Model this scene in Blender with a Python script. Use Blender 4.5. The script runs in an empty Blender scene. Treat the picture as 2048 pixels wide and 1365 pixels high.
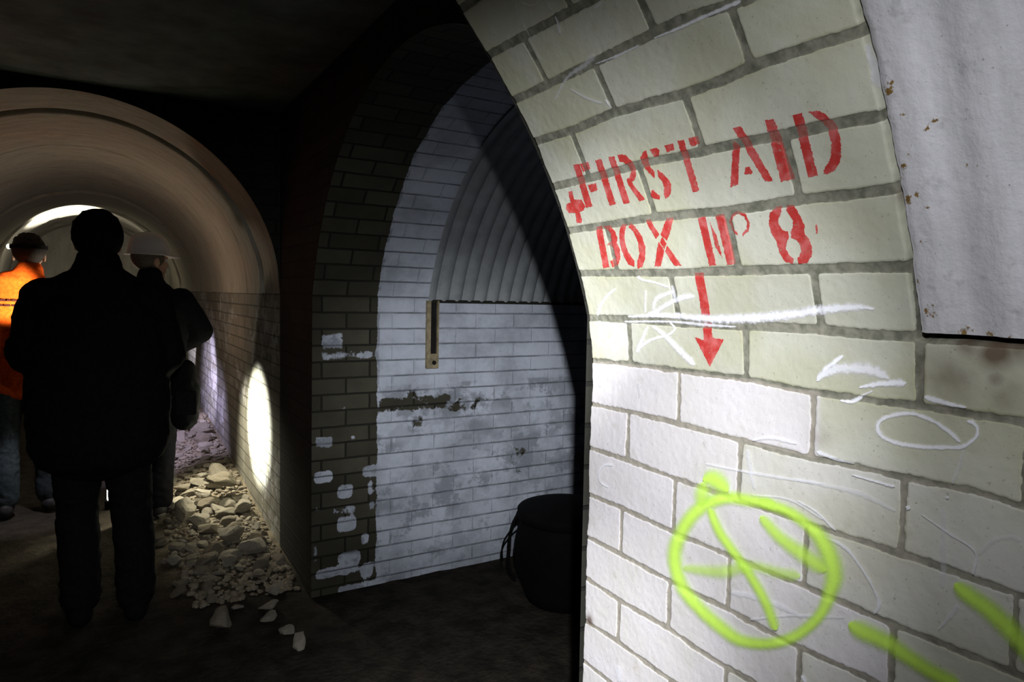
import bpy, bmesh, math, random
import numpy as np
from mathutils import Vector, Matrix, noise as mnoise
random.seed(7); rng = np.random.default_rng(7)
C = bpy.context.scene.collection
E = 1.45                                   # eye height above the tunnel floor
R = math.radians

# ------------------------------------------------------------ camera
YAW, PITCH, ROLL = R(31.12), R(3.65), R(1.25)
FL, IW, IH = 1365.333, 2048, 1365
fw = np.array([math.sin(YAW)*math.cos(PITCH), math.cos(YAW)*math.cos(PITCH), -math.sin(PITCH)])
rt0 = np.array([math.cos(YAW), -math.sin(YAW), 0.]); up0 = np.cross(rt0, fw)
rt = math.cos(ROLL)*rt0 + math.sin(ROLL)*up0
up = -math.sin(ROLL)*rt0 + math.cos(ROLL)*up0
cam = bpy.data.cameras.new('camera'); cam.lens = 24; cam.sensor_width = 36; cam.clip_start = .02
co = bpy.data.objects.new('camera', cam); C.objects.link(co)
co.matrix_world = Matrix(((rt[0], up[0], -fw[0], 0), (rt[1], up[1], -fw[1], 0), (rt[2], up[2], -fw[2], E), (0, 0, 0, 1)))
bpy.context.scene.camera = co

def ray(px, py):
    px = np.asarray(px, float); py = np.asarray(py, float)
    return fw + ((px-IW/2)/FL)[..., None]*rt - ((py-IH/2)/FL)[..., None]*up

# ------------------------------------------------------------ helpers
def tag(o, label=None, cat=None, group=None, kind=None):
    if label: o['label'] = label
    if cat: o['category'] = cat
    if group: o['group'] = group
    if kind: o['kind'] = kind
    return o

def empty(name, loc, rz=0):
    o = bpy.data.objects.new(name, None); C.objects.link(o); o.location = loc; o.rotation_euler = (0, 0, rz)
    o.empty_display_size = .1
    return o

def link(name, me, mat=None, parent=None, smooth=True):
    o = bpy.data.objects.new(name, me); C.objects.link(o)
    if mat: me.materials.append(mat)
    if smooth and len(me.polygons):
        me.polygons.foreach_set('use_smooth', np.ones(len(me.polygons), bool))
    if parent: o.parent = parent
    return o

def mesh_np(name, V, F, attrs=None, uv=None):
    me = bpy.data.meshes.new(name); V = np.ascontiguousarray(V, np.float32); F = np.ascontiguousarray(F, np.int32)
    k = F.shape[1]
    me.vertices.add(len(V)); me.vertices.foreach_set('co', V.ravel())
    me.loops.add(F.size); me.loops.foreach_set('vertex_index', F.ravel())
    me.polygons.add(len(F)); me.polygons.foreach_set('loop_start', np.arange(0, F.size, k, dtype=np.int32))
    me.update(calc_edges=True)
    for n, a in (attrs or {}).items():
        at = me.attributes.new(n, 'FLOAT', 'POINT'); at.data.foreach_set('value', np.ascontiguousarray(a, np.float32).ravel())
    if uv is not None:
        l = me.uv_layers.new(name='UVMap'); l.data.foreach_set('uv', np.ascontiguousarray(uv[F.ravel()], np.float32).ravel())
    return me

def grid_faces(n, m, flip=False):
    i, j = np.meshgrid(np.arange(n-1), np.arange(m-1), indexing='ij'); a = (i*m+j).ravel()
    f = np.stack([a, a+m, a+m+1, a+1], 1)
    return f[:, ::-1] if flip else f

def grid(name, P, mat, attrs=None, uv=None, flip=False, parent=None, smooth=True, keep=None):
    n, m = P.shape[:2]; F = grid_faces(n, m, flip)
    if keep is not None: F = F[keep.ravel()]
    me = mesh_np(name, P.reshape(-1, 3), F, {k: v.ravel() for k, v in (attrs or {}).items()}, None if uv is None else uv.reshape(-1, 2))
    return link(name, me, mat, parent, smooth)

def vnoise(x, y, seed=0):
    xi = np.floor(x).astype(np.int64); yi = np.floor(y).astype(np.int64); xf = x-xi; yf = y-yi
    xf = xf*xf*(3-2*xf); yf = yf*yf*(3-2*yf)
    def h(a, b):
        n = (a*374761393 + b*668265263 + seed*974634777) & 0xffffffff
        n = ((n ^ (n >> 13))*1274126177) & 0xffffffff
        return ((n ^ (n >> 16)) & 0xffff)/65535.
    return (h(xi, yi)*(1-xf)+h(xi+1, yi)*xf)*(1-yf) + (h(xi, yi+1)*(1-xf)+h(xi+1, yi+1)*xf)*yf

def fbm(x, y, seed=0, o=3):
    r = 0; a = .5; t = 0
    for k in range(o):
        r = r + a*vnoise(x*2**k, y*2**k, seed+k); t += a; a *= .5
    return r/t-.5

def sst(a, b, x):
    t = np.clip((x-a)/(b-a), 0, 1); return t*t*(3-2*t)

# ------------------------------------------------------------ materials
class NT:
    def __init__(s, name, rough=.85, spec=.25):
        s.m = bpy.data.materials.new(name); s.m.use_nodes = True; s.t = s.m.node_tree; s.N = s.t.nodes; s.L = s.t.links
        s.b = s.N['Principled BSDF']; s.b.inputs['Roughness'].default_value = rough
        s.b.inputs['Specular IOR Level'].default_value = spec
        s.tc = s.N.new('ShaderNodeTexCoord')
    def set(s, sock, v):
        if isinstance(v, bpy.types.NodeSocket): s.L.new(v, sock)
        elif isinstance(v, (tuple, list)) and len(v) == 3 and sock.type == 'RGBA': sock.default_value = (*v, 1)
        else: sock.default_value = v
    def noise(s, scale, detail=4, rough=.6, vec=None, out='Fac', stretch=None):
        n = s.N.new('ShaderNodeTexNoise'); n.inputs['Scale'].default_value = scale
        n.inputs['Detail'].default_value = detail; n.inputs['Roughness'].default_value = rough
        v = vec or s.tc.outputs['Object']
        if stretch:
            mp = s.N.new('ShaderNodeMapping'); mp.inputs['Scale'].default_value = stretch; s.L.new(v, mp.inputs['Vector']); v = mp.outputs['Vector']
        s.L.new(v, n.inputs['Vector']); return n.outputs[out]
    def attr(s, name):
        a = s.N.new('ShaderNodeAttribute'); a.attribute_name = name; return a.outputs['Fac']
    def ramp(s, v, a, b, x=0., y=1.):
        n = s.N.new('ShaderNodeMapRange'); n.interpolation_type = 'SMOOTHSTEP'; s.set(n.inputs[0], v)
        for i, q in zip((1, 2, 3, 4), (a, b, x, y)): s.set(n.inputs[i], q)
        return n.outputs[0]
    def math(s, op, a, b=0.):
        n = s.N.new('ShaderNodeMath'); n.operation = op; s.set(n.inputs[0], a); s.set(n.inputs[1], b); return n.outputs[0]
    def mix(s, f, a, b, blend='MIX'):
        n = s.N.new('ShaderNodeMix'); n.data_type = 'RGBA'; n.blend_type = blend
        s.set(n.inputs['Factor'], f); s.set(n.inputs[6], a); s.set(n.inputs[7], b); return n.outputs[2]
    def bump(s, h, strength=.4, dist=.004):
        n = s.N.new('ShaderNodeBump'); n.inputs['Strength'].default_value = strength; n.inputs['Distance'].default_value = dist
        s.set(n.inputs['Height'], h); s.L.new(n.outputs['Normal'], s.b.inputs['Normal'])
    def color(s, c): s.set(s.b.inputs['Base Color'], c); return s
    def alpha(s, a): s.set(s.b.inputs['Alpha'], a)

def simple(name, col, rough=.8, var=.25, scale=20, spec=.25, bump=.2, metallic=0, dist=.003):
    n = NT(name, rough, spec); a = tuple(c*(1-var) for c in col); b = tuple(min(1, c*(1+var)) for c in col)
    f = n.noise(scale); n.color(n.mix(n.ramp(f, .3, .7), a, b)); n.b.inputs['Metallic'].default_value = metallic
    if bump: n.bump(n.noise(scale*4), bump, dist)
    return n.m

# near brick: driven by the modelled bricks (mortar, per-brick tone, whitewash, stains)
def near_brick():
    n = NT('glazed_cream_brick', .55, .3)
    mo, tone, wash, rust, grime = (n.attr(a) for a in ('brick', 'tone', 'wash', 'rust', 'grime'))
    base = n.mix(tone, (.485, .49, .42), (.575, .58, .505))
    pale = n.mix(n.noise(9, 5), (.585, .565, .585), (.69, .665, .705))
    wf = n.math('MULTIPLY', wash, n.ramp(n.noise(7, 5), .2, .5, .55, 1))
    base = n.mix(wf, base, pale)
    base = n.mix(n.math('MULTIPLY', n.ramp(n.noise(260, 2), .66, .74), .5), base, (.16, .15, .11))
    base = n.mix(n.ramp(n.noise(30, 6), .55, .8, 0, .35), base, (.33, .31, .22))
    base = n.mix(grime, base, (.36, .36, .17))
    mort = n.mix(n.ramp(n.noise(60, 6), .3, .7), (.125, .13, .10), (.27, .265, .215))
    mort = n.mix(n.math('MULTIPLY', wash, .45), mort, (.42, .37, .33))
    f = n.ramp(n.math('ADD', mo, n.math('MULTIPLY', n.math('SUBTRACT', n.noise(220, 3), .5), .5)), .42, .58)
    col = n.mix(f, mort, base)
    col = n.mix(rust, col, (.09, .05, .03))
    n.color(col)
    n.set(n.b.inputs['Roughness'], n.ramp(f, 0, 1, .95, .5))
    n.bump(n.noise(330, 4), .25, .0012)
    return n.m

def brick_shader(name, dark, light, paint=(.5, .5, .5), mortar=(.1, .1, .09), phase=0., paint_mort=.6, vec=None):
    n = NT(name, .8, .2)
    uv = n.tc.outputs['UV']
    w = n.N.new('ShaderNodeVectorMath'); w.operation = 'SCALE'; w.inputs['Scale'].default_value = .006
    nz = n.N.new('ShaderNodeVectorMath'); nz.operation = 'SUBTRACT'; n.L.new(n.noise(9, 3, out='Color'), nz.inputs[0]); nz.inputs[1].default_value = (.5, .5, .5)
    n.L.new(nz.outputs[0], w.inputs[0]); ad = n.N.new('ShaderNodeVectorMath'); ad.operation = 'ADD'
    n.L.new(uv, ad.inputs[0]); n.L.new(w.outputs[0], ad.inputs[1])
    br = n.N.new('ShaderNodeTexBrick'); n.L.new(ad.outputs[0], br.inputs['Vector'])
    br.inputs['Scale'].default_value = 1; br.inputs['Brick Width'].default_value = .234; br.inputs['Row Height'].default_value = .078
    br.inputs['Mortar Size'].default_value = .0055; br.inputs['Mortar Smooth'].default_value = .35; br.inputs['Bias'].default_value = 0
    n.set(br.inputs['Color1'], dark); n.set(br.inputs['Color2'], light); n.set(br.inputs['Mortar'], mortar)
    p = n.attr('paint')
    edge = n.math('ADD', p, n.math('MULTIPLY', n.math('SUBTRACT', n.noise(16, 6, .7), .5), .9))
    pf = n.ramp(edge, .40, .50)
    dirty = n.mix(n.ramp(n.noise(4, 6, .7), .35, .7), paint, tuple(c*.62 for c in paint))
    worn = n.math('MULTIPLY', n.ramp(n.noise(7, 7, .7), .47, .56), n.ramp(p, .88, .74))
    dirty = n.mix(n.math('MULTIPLY', worn, .8), dirty, tuple(c*.42 for c in paint))
    dirty = n.mix(n.ramp(n.noise(70, 3), .68, .8, 0, .7), dirty, (.05, .05, .05))
    sp = n.N.new('ShaderNodeSeparateXYZ'); n.L.new(ad.outputs[0], sp.inputs[0])
    fr = n.math('ABSOLUTE', n.math('SUBTRACT', n.math('FRACT', n.math('DIVIDE', sp.outputs['Y'], .078)), .5))
    bed = n.ramp(fr, .445, .485)
    vis = n.math('MAXIMUM', n.math('MULTIPLY', bed, n.ramp(n.noise(5, 5), .3, .6, .35, .95)), n.math('MULTIPLY', br.outputs['Fac'], n.ramp(n.noise(6, 4), .5, .68, .0, .35)))
    pc = n.mix(vis, dirty, tuple(c*paint_mort*.25 for c in paint))
    n.color(n.mix(pf, n.mix(n.noise(5), br.outputs['Color'], tuple(c*.5 for c in dark)), pc))
    h = n.math('SUBTRACT', n.math('MULTIPLY', n.noise(60, 4), .35), br.outputs['Fac'])
    n.bump(h, .7, .005)
    return n.m

def concrete(name, a, b, rust=True, streak=(1, 18, 1)):
    n = NT(name, .75, .25)
    c = n.mix(n.ramp(n.noise(1.0, 6, .65, stretch=(6, 26, 3)), .3, .7), a, b)
    c = n.mix(n.ramp(n.noise(45, 5), .55, .75, 0, .45), c, tuple(x*.5 for x in a))
    c = n.mix(n.ramp(n.noise(160, 3), .68, .76, 0, .8), c, (.14, .13, .12))
    if rust:
        r = n.ramp(n.math('ADD', n.attr('rust'), n.math('MULTIPLY', n.math('SUBTRACT', n.noise(190, 5, .7), .5), 2.6)), .42, .75)
        c = n.mix(r, c, n.mix(n.noise(120), (.10, .04, .015), (.32, .22, .07)))
    n.color(c); n.bump(n.math('ADD', n.noise(35, 6), n.math('MULTIPLY', n.noise(200, 3), .4)), .5, .004)
    return n.m

def paint_mat(name, col, kind):
    n = NT(name, .7, .2); uvn = n.N.new('ShaderNodeSeparateXYZ'); n.L.new(n.tc.outputs['UV'], uvn.inputs[0])
    v = n.math('ABSOLUTE', uvn.outputs['Y'])
    if kind == 'stencil':
        n.color(n.mix(n.ramp(n.noise(55, 5), .4, .7), col, tuple(min(1, c*1.0+.10) for c in col)))
        onb = n.attr('brick')
        a = n.ramp(n.noise(140, 4), .30, .42, .55, 1.)
        n.alpha(n.math('MULTIPLY', a, n.ramp(onb, 0, 1, .42, .90)))
    elif kind == 'chalk':
        n.color(col); op = n.attr('opacity')
        e = n.math('SUBTRACT', n.math('SUBTRACT', 1.12, v), n.math('MULTIPLY', n.noise(150, 5, .7), .95))
        n.alpha(n.math('MULTIPLY', n.ramp(e, .0, .5), op))
    else:
        n.color(n.mix(n.noise(20), col, tuple(c*.9 for c in col))); op = n.attr('opacity')
        e = n.math('SUBTRACT', 1.0, v)
        n.alpha(n.math('MULTIPLY', n.ramp(n.math('ADD', e, n.math('MULTIPLY', n.math('SUBTRACT', n.noise(300, 2), .5), .25)), .0, .95, 0, 1.), op))
    n.m.blend_method = 'HASHED' if hasattr(n.m, 'blend_method') else n.m.blend_method
    return n.m

M = {}
M['near'] = near_brick()
M['back'] = brick_shader('old_painted_brick', (.055, .052, .036), (.12, .115, .085), (.60, .655, .77), (.012, .013, .012))
M['shade_brick'] = brick_shader('shade_darkened_brick', (.02, .02, .016), (.035, .034, .028), (.1, .1, .1), (.008, .008, .008))  # brick colour darkened to put the junction's shade into the walls
M['tunnel'] = brick_shader('dim_brick', (.22, .21, .17), (.34, .33, .28), (.45, .45, .44), (.08, .08, .07))
M['lining'] = concrete('pale_concrete', (.50, .50, .53), (.66, .66, .71))
M['vault'] = concrete('vault_concrete', (.27, .25, .205), (.38, .355, .30), False)
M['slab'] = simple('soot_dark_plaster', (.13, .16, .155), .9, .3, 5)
M['sheet'] = simple('painted_corrugated_sheet', (.30, .325, .345), .55, .12, 12, .3, .15)
fl = NT('trodden_dirt', .95, .1)
fl.color(fl.mix(fl.math('MULTIPLY', fl.attr('dust'), fl.ramp(fl.noise(11, 6), .3, .6, .35, 1)), fl.mix(fl.ramp(fl.noise(9), .3, .7), (.014, .012, .010), (.036, .031, .024)), (.20, .17, .12)))
fl.bump(fl.noise(36), .7, .02); M['floor'] = fl.m
M['stone'] = None
def stone_mat():
    n = NT('broken_chalky_stone', .9, .15)
    oi = n.N.new('ShaderNodeObjectInfo')
    c = n.mix(oi.outputs['Random'], (.22, .19, .14), (.52, .49, .41))
    c = n.mix(n.ramp(n.noise(25, 6), .4, .7), c, (.16, .13, .09)); n.color(c); n.bump(n.noise(40, 6), .8, .01)
    return n.m
M['stone'] = stone_mat()
M['red'] = paint_mat('red_stencil_paint', (.50, .036, .032), 'stencil')
M['chalk'] = paint_mat('white_chalk', (.85, .86, .93), 'chalk')
M['green'] = paint_mat('fluorescent_green_spray', (.62, .95, .13), 'spray')

# ------------------------------------------------------------ near wall profile (z relative to the eye)
PZ = np.array([-1.45, -.15, -.11, -.03, .05, .13, .195, .262, .327, .391, .465, .54, .60, .65, .69, .715, .72])
PXv = np.array([.773, .773, .771, .763, .737, .707, .675, .638, .594, .544, .481, .40, .315, .22, .10, -.03, -.09])
zz = np.concatenate([np.linspace(-1.45, -.15, 40), np.linspace(-.14, .715, 300), [.7175, .7195, .72]])
def PX(z): return np.interp(z, PZ, PXv)
# smooth a little
xs = PX(zz)
for _ in range(40):
    k = xs.copy(); k[42:-1] = (xs[41:-2]+xs[42:-1]*2+xs[43:])/4; xs = k
def PXs(z): return np.interp(z, zz, xs)
ss = np.concatenate([[0], np.cumsum(np.hypot(np.diff(zz), np.diff(xs)))])
def z2s(z): return np.interp(z, zz, ss)
def s2z(s): return np.interp(s, ss, zz)
tx, tz = np.gradient(xs, ss), np.gradient(zz, ss)
def surf(Y, s, h):
    """point on the near wall, raised h towards the tunnel"""
    z = s2z(s); x = PXs(z); a = np.interp(s, ss, tx); b = np.interp(s, ss, tz)
    return np.stack([x - b*h, Y+0*s, z + a*h + E], -1)
def back(px, py):
    """photo pixel -> (Y, s) on the near wall"""
    d = ray(px, py); lo = np.full(d.shape[:-1], .15); hi = np.full(d.shape[:-1], 4.)
    for _ in range(50):
        t = (lo+hi)/2; f = t*d[..., 0]-PXs(t*d[..., 2]); hi = np.where(f > 0, t, hi); lo = np.where(f > 0, lo, t)
    return t*d[..., 1], z2s(t*d[..., 2])

# bed joints and head joints measured on the wall
BJ = [[(974,112),(1054,68),(1171,6)],
 [(1023,203),(1115,160),(1186,126),(1309,66),(1361,40),(1484,2)],
 [(1063,286),(1152,258),(1226,226),(1300,205),(1377,185),(1450,158),(1512,130),(1635,88),(1736,58)],
 [(1098,376),(1204,350),(1289,326),(1392,306),(1460,290),(1573,268),(1696,242),(1764,231)],
 [(1130,463),(1221,449),(1317,434),(1460,421),(1604,399),(1727,386),(1804,375)],
 [(1152,547),(1341,546),(1482,541),(1816,533)],
 [(1169,636),(1271,639),(1376,648),(1482,652),(1622,658),(1728,668),(1833,674)],
 [(1183,721),(1271,730),(1376,744),(1499,759),(1587,778),(1728,799),(1840,813),(1956,832),(2048,845)],
 [(1186,809),(1271,827),(1376,852),(1470,878),(1600,912),(1713,933),(1811,956),(1940,980),(2048,1014)],
 [(1177,895),(1258,922),(1356,959),(1470,999),(1602,1043),(1713,1080),(1808,1110),(1902,1141),(2048,1193)],
 [(1175,988),(1243,1016),(1356,1069),(1470,1116),(1602,1170),(1675,1201),(1781,1246),(1902,1295),(2015,1341)],
 [(1172,1073),(1243,1110),(1341,1163),(1458,1220),(1583,1288),(1732,1356)],
 [(1168,1154),(1239,1201),(1338,1258),(1402,1303),(1451,1334),(1507,1365)],
 [(1166,1239),(1236,1284),(1319,1345)],
 [(1160,1316),(1217,1362)]]
HJ = {-1: [(1125, -20)], 0: [(1072,120),(1295,28)], 1: [(1211,175),(1482,70)], 2: [(1157,297),(1389,244)],
 3: [(1296,385),(1588,345)], 4: [(1222,490),(1467,482)], 5: [(1350,592),(1636,600),(1836,605)],
 6: [(1260,685),(1493,705),(1840,745)], 7: [(1359,800),(1626,862)], 8: [(1256,888),(1480,938),(1806,1035)],
 9: [(1349,1014),(1611,1115),(2030,1262)], 10: [(1243,1066),(1458,1167),(1785,1310)], 11: [(1339,1210),(1598,1338)],
 12: [(1238,1242),(1452,1352)], 13: [(1340,1390)]}
beds = []
for pl in BJ:
    a = np.array(pl, float); Yq, sq = back(a[:, 0], a[:, 1]); o = np.argsort(Yq); beds.append((Yq[o], sq[o]))
# downwards / upwards continuation of the courses
s_last = beds[-1][1].mean(); k = 1
low = []
while s_last-.078*k > 0: low.append((np.array([0., 1.]), np.array([s_last-.078*k]*2))); k += 1
s_first = beds[0][1].mean(); k = 1
high = []
while s_first+.082*k < ss[-1]+.05: high.append((np.array([0., 1.]), np.array([s_first+.082*k]*2))); k += 1
allb = high[::-1]+beds+low                # from the crown down
nh = len(high)
heads = []
for ci in range(-1, len(allb)):           # course between allb[ci] and allb[ci+1]
    key = ci-nh
    if key in HJ:
        a = np.array(HJ[key], float); Yq, _ = back(a[:, 0], a[:, 1]); ys = sorted(Yq)
        if ys[0]-.234 < .46: ys.insert(0, min(ys[0]-.234, .385 if key < 5 else 9))
        while ys[0] > -1.2: ys.insert(0, ys[0]-.234)
        if ys[-1] < .75: ys.append(ys[-1]+.234)
        if 1.0-ys[-1] > .30: ys.append(ys[-1]+.234)
    else:
        off = (ci % 2)*.117+.02*((ci*7) % 3); ys = [off-1.3+.234*i for i in range(10) if off-1.3+.234*i < .95]
    heads.append(np.array(ys))
NB = len(allb)
YEND, YLIN, ZLIN = .998, .402, -.026

def wallfun(Y, s):
    Sj = np.stack([np.interp(Y, b[0], b[1]) for b in allb], 0)       # joint centres, descending s
    ci = (s[None] < Sj).sum(0)                                       # 0: above first joint
    wn = fbm(Y*40, s*40, 3)*.0026 + fbm(Y*150, s*150, 9, 2)*.0014
    db = np.abs(s[None]-Sj).min(0)
    dh = np.full(Y.shape, 9.); hid = np.zeros(Y.shape, int)
    for c in range(NB+1):
        mk = ci == c
        if not mk.any(): continue
        ys = heads[c]; y = Y[mk]; i = np.searchsorted(ys, y)
        l = np.where(i > 0, np.abs(y-ys[np.clip(i-1, 0, len(ys)-1)]), 9); r = np.where(i < len(ys), np.abs(y-ys[np.clip(i, 0, len(ys)-1)]), 9)
        dh[mk] = np.minimum(l, r); hid[mk] = i
    upv = sst(z2s(-.14), z2s(-.02), s)
    wn = wn*(1.5-.6*upv); a = db-(.0036+.0024*upv)+wn; b = dh-(.0033+.0017*upv)+wn
    d = np.where((a < .004) & (b < .004), np.minimum(a, b)-.0, np.minimum(a, b))
    # rounded brick corners
    rr = .004; ca = np.clip(rr-a, 0, None); cb = np.clip(rr-b, 0, None); d = np.minimum(d, rr-np.hypot(ca, cb))
    mask = sst(-.0006, .0012, d)
    hs = (ci*7919+hid*104729) % 1000/1000.
    depth = .0014*sst(-.0006, .0014, d)
    h = depth + (hs-.5)*.0008*mask + fbm(Y*14, s*14, 21)*.0014 + fbm(Y*120, s*120, 5, 2)*.0007*(1.8-mask)
    # broken arris and notches along the free end
    en = YEND-Y; nn = fbm(s*22, s*0+3, 33, 4)
    h = h - .012*(1-sst(0, .006+.012*np.clip(nn+.15, 0, 1), en))
    # crack around the concrete lining
    z = s2z(s); jag = fbm(s*35, Y*0, 41)*.006
    cr = np.where(z > ZLIN-.01, np.exp(-((Y-YLIN-jag-.0035)/.0030)**2), 0)
    cr2 = np.where(Y < YLIN+.004, np.exp(-((z-ZLIN+.0055-fbm(Y*35, s*0, 43)*.006)/.0028)**2), 0)
    h = h - .022*np.clip(cr+cr2, 0, 1)
    h = h - .012*((Y < YLIN-.004) & (z > ZLIN+.004))
    return h, mask, hs, ci, d

def blobs(Y, s, lst):
    r = np.zeros(Y.shape)
    for (x, y, rad, st) in lst:
        by, bs = back(np.array([x, x+rad]), np.array([y, y])); rr = abs(by[1]-by[0])+.001
        r = np.maximum(r, st*np.exp(-(((Y-by[0])**2+(s-bs[0])**2)/rr**2)))
    return r

yl = np.concatenate([np.arange(-1.2, .20, .02), np.arange(.20, .9985, .00145)]); yl[-1] = YEND
sl = np.concatenate([np.arange(0, z2s(-.84), .02), np.arange(z2s(-.84), z2s(.56), .00145), np.arange(z2s(.56)+.01, ss[-1], .015), [ss[-1]]])
YY, SS = np.meshgrid(yl, sl, indexing='ij')
h, brickm, tone, ci, dd = wallfun(YY, SS)
wash = np.zeros(YY.shape)
for key, px, py, w1, w2 in [(7,1640,880,1,.15),(8,1480,938,1,.45),(9,1611,1115,1,.45),(10,1785,1310,1,.35),(11,1598,1338,1,.5),(12,1452,1352,1,.6),(13,1340,1390,1,.6)]:
    y0 = float(back(px, py)[0]); mk = ci == key+nh+1
    wash = np.where(mk, w2+(w1-w2)*sst(-.004, .006, YY-y0), wash)
wash = np.where(ci > 14+nh, .8, wash)
grime = np.clip((1-sst(.0, .009, dd))*sst(.3, .8, fbm(YY*12, SS*12, 61)+.55)*(1-.7*wash), 0, 1)*.55
rustb = blobs(YY, SS, [(1990,700,42,.95),(1940,690,30,.7),(1900,760,60,.45),(2010,790,50,.35),(1812,392,16,.9),(1733,20,10,.8),(2040,690,40,.7),(1995,760,18,.6),(1180,1240,6,.8),(1640,870,22,.35)])
rustb = np.clip(rustb*(.6+1.4*(fbm(YY*40, SS*40, 71)+.3)), 0, .85)
wall = grid('wall_right', surf(YY, SS, h), M['near'], {'brick': brickm, 'tone': np.clip(tone*.8+fbm(YY*5, SS*5, 81)+.1, 0, 1), 'wash': wash, 'rust': rustb, 'grime': grime}, flip=True)
tag(wall, 'cream glazed brick wall curving into a vault, with stencilled and chalked writing', kind='structure')

# ------------------------------------------------------------ writing on the near wall
def inside(px, py, poly):
    r = np.zeros(px.shape, bool); n = len(poly); j = n-1
    for i in range(n):
        xi, yi = poly[i]; xj, yj = poly[j]
        r ^= ((yi > py) != (yj > py)) & (px < (xj-xi)*(py-yi)/(yj-yi+1e-12)+xi); j = i
    return r

def stencil(name, polys, label, sc, ox, oy, step=.0009):
    """painted shapes, following the bricks and the recessed joints"""
    Vs, Fs, At, base = [], [], [], 0
    for poly in polys:
        a = np.array(poly, float); a = np.stack([ox+a[:, 0]/sc, oy+a[:, 1]/sc], 1)
        # densify so straight pixel edges stay straight on the curved wall
        q = [];
        for i in range(len(a)):
            b = a[(i+1) % len(a)]
            for t in np.linspace(0, 1, 5)[:-1]: q.append(a[i]*(1-t)+b*t)
        q = np.array(q); Yp, Sp = back(q[:, 0], q[:, 1]); P2 = list(zip(Yp, Sp))
        gy = np.arange(Yp.min()-.001, Yp.max()+.002, step); gs = np.arange(Sp.min()-.001, Sp.max()+.002, step)
        G, S = np.meshgrid(gy, gs, indexing='ij')
        jx = fbm(G*300, S*300, 91, 2)*.0016; jy = fbm(G*300, S*300, 95, 2)*.0016
        keep = inside((G+jx)[:-1, :-1]+step/2, (S+jy)[:-1, :-1]+step/2, P2)
        hh, mk, *_ = wallfun(G, S)
        V = surf(G, S, hh+.0006).reshape(-1, 3); F = grid_faces(*G.shape, flip=True)[keep.ravel()]
        used, inv = np.unique(F, return_inverse=True); F = inv.reshape(F.shape)
        Vs.append(V[used]); Fs.append(F+base); At.append(mk.ravel()[used]); base += len(used)
    me = mesh_np(name, np.concatenate(Vs), np.concatenate(Fs), {'brick': np.concatenate(At)})
    o = link(name, me, M['red'], wall); tag(o, label); return o

T1 = [ # F I R S T  A I D
 [(287,378),(323,372),(400,622),(362,630)], [(325,370),(378,362),(386,402),(345,418)], [(372,495),(420,485),(430,528),(388,540)],
 [(415,352),(452,343),(536,608),(500,618)],
 [(493,332),(528,326),(618,600),(580,607)],
 [(545,318),(590,318),(625,350),(650,400),(655,440),(643,470),(628,480),(708,580),(675,592),(612,500),(603,485),(600,462),(618,448),(624,422),(606,385),(580,362),(558,360)],
 [(715,292),(695,305),(680,335),(685,370),(710,400),(740,432),(766,457),(764,418),(740,390),(724,360),(724,325)],
 [(738,284),(775,278),(792,290),(788,325),(765,333),(748,310)],
 [(780,405),(815,430),(845,460),(862,495),(862,530),(850,560),(825,577),(816,545),(822,510),(805,470),(785,445)],
 [(750,522),(795,557),(792,582),(760,575),(735,560)],
 [(820,265),(872,250),(882,290),(838,303)], [(898,237),(935,228),(1027,528),(988,537)], [(958,222),(1018,208),(1024,255),(980,270)],
 [(1220,160),(1272,152),(1458,470),(1410,475)], [(1222,236),(1262,270),(1252,495),(1207,508)], [(1295,392),(1320,388),(1338,425),(1325,433),(1288,430)],
 [(1410,115),(1465,107),(1582,460),(1503,477)],
 [(1573,85),(1628,70),(1722,440),(1665,447)],
 [(1663,66),(1720,58),(1775,85),(1825,140),(1850,210),(1858,300),(1850,360),(1822,408),(1785,428),(1755,431),(1752,405),(1782,365),(1798,320),(1800,250),(1782,180),(1742,125),(1700,92)]]
T2 = [ # B O X  N o 8
 [(418,745),(452,735),(498,978),(462,985)],
 [(458,738),(500,735),(530,765),(545,805),(540,835),(560,870),(563,930),(550,965),(518,980),(502,942),(530,925),(528,882),(500,852),(485,846),(508,820),(507,780),(478,760)],
 [(568,725),(598,725),(588,770),(590,830),(610,890),(645,940),(648,978),(610,960),(580,905),(560,840),(556,770)],
 [(615,718),(650,740),(690,800),(710,860),(708,930),(690,978),(665,985),(662,945),(675,900),(665,830),(640,770),(610,742)],
 [(705,702),(735,698),(790,785),(772,812)], [(830,692),(872,688),(858,760),(835,820),(798,790)],
 [(786,828),(822,880),(800,973),(762,972)], [(836,848),(922,968),(880,970),(826,888)], [(808,798),(834,838),(820,872),(794,832)],
 [(1015,690),(1060,680),(1125,965),(1085,970)], [(1085,708),(1130,800),(1162,922),(1120,860)], [(1120,672),(1170,665),(1240,955),(1190,962)],
 [(1250,648),(1215,668),(1199,710),(1213,762),(1255,793),(1250,777),(1228,750),(1216,710),(1226,680),(1249,666)],
 [(1253,650),(1300,668),(1322,720),(1315,765),(1280,796),(1279,780),(1303,755),(1306,717),(1290,680),(1252,666)],
 [(1505,618),(1510,650),(1492,690),(1490,720),(1510,755),(1545,770),(1552,800),(1540,830),(1535,870),(1555,910),(1578,925),(1575,955),(1530,945),(1495,890),(1480,830),(1450,780),(1433,720),(1440,660),(1470,625)],
 [(1535,615),(1570,610),(1600,640),(1620,680),(1645,740),(1642,780),(1670,810),(1686,860),(1685,910),(1660,950),(1608,958),(1600,925),(1622,890),(1620,850),(1600,820),(1565,805),(1560,770),(1575,740),(1575,700),(1550,665),(1535,645)],
 [(1706,732),(1716,728),(1722,775),(1712,778)]]
stencil('stencil_lettering', T1, 'red stencilled words FIRST AID', 2.926, 1050, 200)
stencil('stencil_lettering', T2, 'red stencilled words BOX No 8', 2.926, 1050, 200)
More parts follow.
